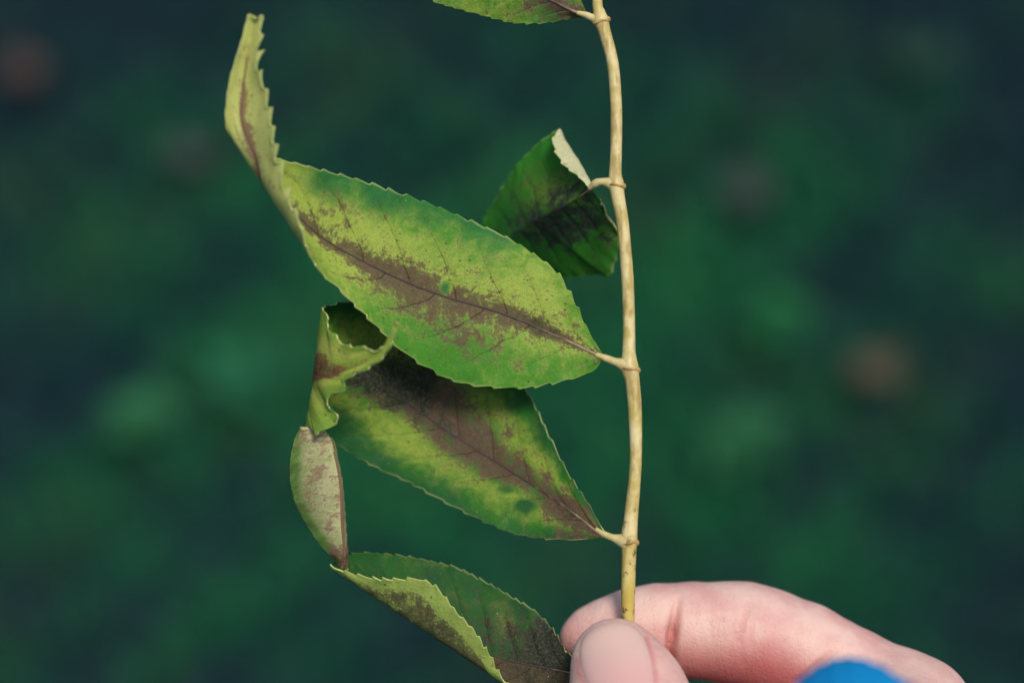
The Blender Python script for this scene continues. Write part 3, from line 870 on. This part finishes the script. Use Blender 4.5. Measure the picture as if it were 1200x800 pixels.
front = np.clip(HN[:, 2] * 2.5 + .4, 0, 1) * (HV[:, 2] < 8) * (hx > 760)
red = np.zeros(len(HV))
for poly, wd, dp, rd in CREASES:
    dist, taper = seg_dist2(hx, hy, poly)
    dist = dist * S * 1000
    wd = wd * (.5 + .5 * taper)
    HV = HV - HN * (dp * np.exp(-(dist / wd) ** 2) * front * taper)[:, None]
    red = np.maximum(red, rd * np.exp(-(dist / (wd * 1.5 + .4)) ** 2) * front * taper)
idx_band = (hx > 640) & (hy < 900) & (HV[:, 2] < 6)
red = np.maximum(red, .95 * idx_band * np.clip((hy - (728 + np.clip(hx - 900, 0, 200) * .42)) / 60, 0, 1) * (hx > 690))  # shaded underside of the finger painted in as redder skin
red = np.maximum(red, .35 * idx_band * np.exp(-((hx - 665) / 16.0) ** 2))
nail_line = [(676, 772), (679, 788), (688, 806)], [(757, 748), (764, 768), (768, 788), (768, 806)]
for poly in nail_line:
    nd = seg_dist2(hx, hy, poly)[0]
    red = np.maximum(red, .55 * np.exp(-(nd / 4.5) ** 2) * (HV[:, 2] > 6))
HW = CAMP + (HV[:, :1] * CX + HV[:, 1:2] * CY + (HV[:, 2:] - FOCUS * 1000) * CZ * 1.0) * np.array((1, 1, 1)) * MM
WRIST = W(1015, 1040, .075)
person = empty('person', WRIST, label="bare hand pinching the twig's end between thumb and forefinger", category='hand')
hand = mesh_from('hand', HW, HF, skin_material(), WRIST, person, {'red': red})

# thumb nail, laid on the thumb's back: march down to the skin from the front
from mathutils.bvhtree import BVHTree
tree = BVHTree.FromPolygons([tuple(v) for v in HW], [tuple(int(i) for i in f) for f in HF])
def on_skin(px, py):
    a = Vector(W(px, py, .05))
    d = (Vector(W(px, py, 0.0)) - a).normalized()
    h = tree.ray_cast(a, d)
    return np.array(h[0]), np.array(h[1])
nl = spline([(678, 752), (676, 768), (678, 785), (684, 800), (692, 822), (700, 838)], 30)
nr = spline([(752, 738), (759, 752), (765, 770), (768, 788), (768, 806), (760, 832)], 30)
nail_v, nail_t, nail_s = [], [], []
top = spline([(678, 752), (688, 738), (702, 729), (720, 725), (736, 728), (752, 738)], 27)
for i in range(30):
    f = i / 29
    for j in range(27):
        g = j / 26
        lr = nl[i] * (1 - g) + nr[i] * g
        lin_top = nl[0] * (1 - g) + nr[0] * g
        p = lr + (top[j] - lin_top) * (1 - f) ** 1.6
        h, nn = on_skin(*p)
        e = min(g, 1 - g) * 2
        lift = .30 * min(1, e * 5) - .22 * (e < .03) + .14 * min(1, e * 2)
        if i > 25:
            lift -= .18 * (i - 25)
        if i == 0:
            lift -= .5
        nail_v.append(h + nn * lift * MM)
        nail_t.append(1 - f)
        nail_s.append(g * 2 - 1)
nail_v = np.array(nail_v)
ng = nail_v.reshape(30, 27, 3)
for _ in range(4):
    ng[1:-1, 1:-1] = (ng[:-2, 1:-1] + ng[2:, 1:-1] + ng[1:-1, :-2] + ng[1:-1, 2:]) / 4 * .8 + ng[1:-1, 1:-1] * .2
nf = grid_faces(30, 27)
nq = ng.reshape(-1, 3)[nf]
if np.cross(nq[:, 1] - nq[:, 0], nq[:, 2] - nq[:, 0]).sum(0) @ CZ < 0:
    nf = nf[:, ::-1]
nail = mesh_from('thumbnail', ng.reshape(-1, 3), nf, nail_material(), WRIST, hand, {'t': nail_t, 'v': nail_s})
so = nail.modifiers.new('thickness', 'SOLIDIFY')
so.thickness, so.offset = .0004, -1

# sleeve: ribbed blue cuff and the arm of the garment behind it
def sleeve():
    n = NT('blue_knit')
    o = n.obj()
    f = n.noise(o, 900, 4)
    c = n.mix(n.sstep(f, .3, .7), lin(14, 140, 208), lin(30, 158, 222))
    m = n.done(n.bsdf(c, .8, n.bump(f, .6, .0006), .08))
    def tube(name, stations, ribs, parent, amp):
        ns = 160
        th = np.linspace(0, 2 * np.pi, ns, endpoint=False)
        V = []
        for (px, py, z, rx, ry) in stations:
            k = (FOCUS - z * MM) / FOCUS
            c = np.array(((px - 600) * S * k * 1000, (400 - py) * S * k * 1000, z))
            rr = 1 + amp * np.cos(th * ribs) / 30
            x, y = c[0] + rx * np.cos(th) * rr, c[1] + ry * np.sin(th) * rr
            zz = np.full(ns, z) - 5 * np.sin(th)
            V.append(CAMP + (x[:, None] * CX + y[:, None] * CY + (zz[:, None] - FOCUS * 1000) * CZ) * MM)
        V = np.array(V).reshape(-1, 3)
        return mesh_from(name, V, grid_faces(len(stations), ns, wrap=True), m, WRIST, parent)
    cuff_c = (1000, 1031)
    st = [(*cuff_c, 72, 16.5, 33.5), (*cuff_c, 69, 17.5, 35), (*cuff_c, 68, 18.6, 36.4), (*cuff_c, 69, 19.6, 37.2), (1002, 1040, 74, 21, 37.6), (1006, 1062, 84, 24, 38), (1012, 1100, 96, 25, 38.5), (1020, 1150, 108, 27, 39)]
    cuff = tube('sleeve', st, 44, person, .15)
    st = [(1018, 1140, 105, 27, 39), (1022, 1160, 110, 31, 42), (1034, 1240, 130, 35, 44), (1056, 1390, 160, 38, 46), (1100, 1700, 200, 42, 50), (1140, 2100, 240, 44, 52)]
    tube('sleeve_arm', st, 7, cuff, .5)
sleeve()
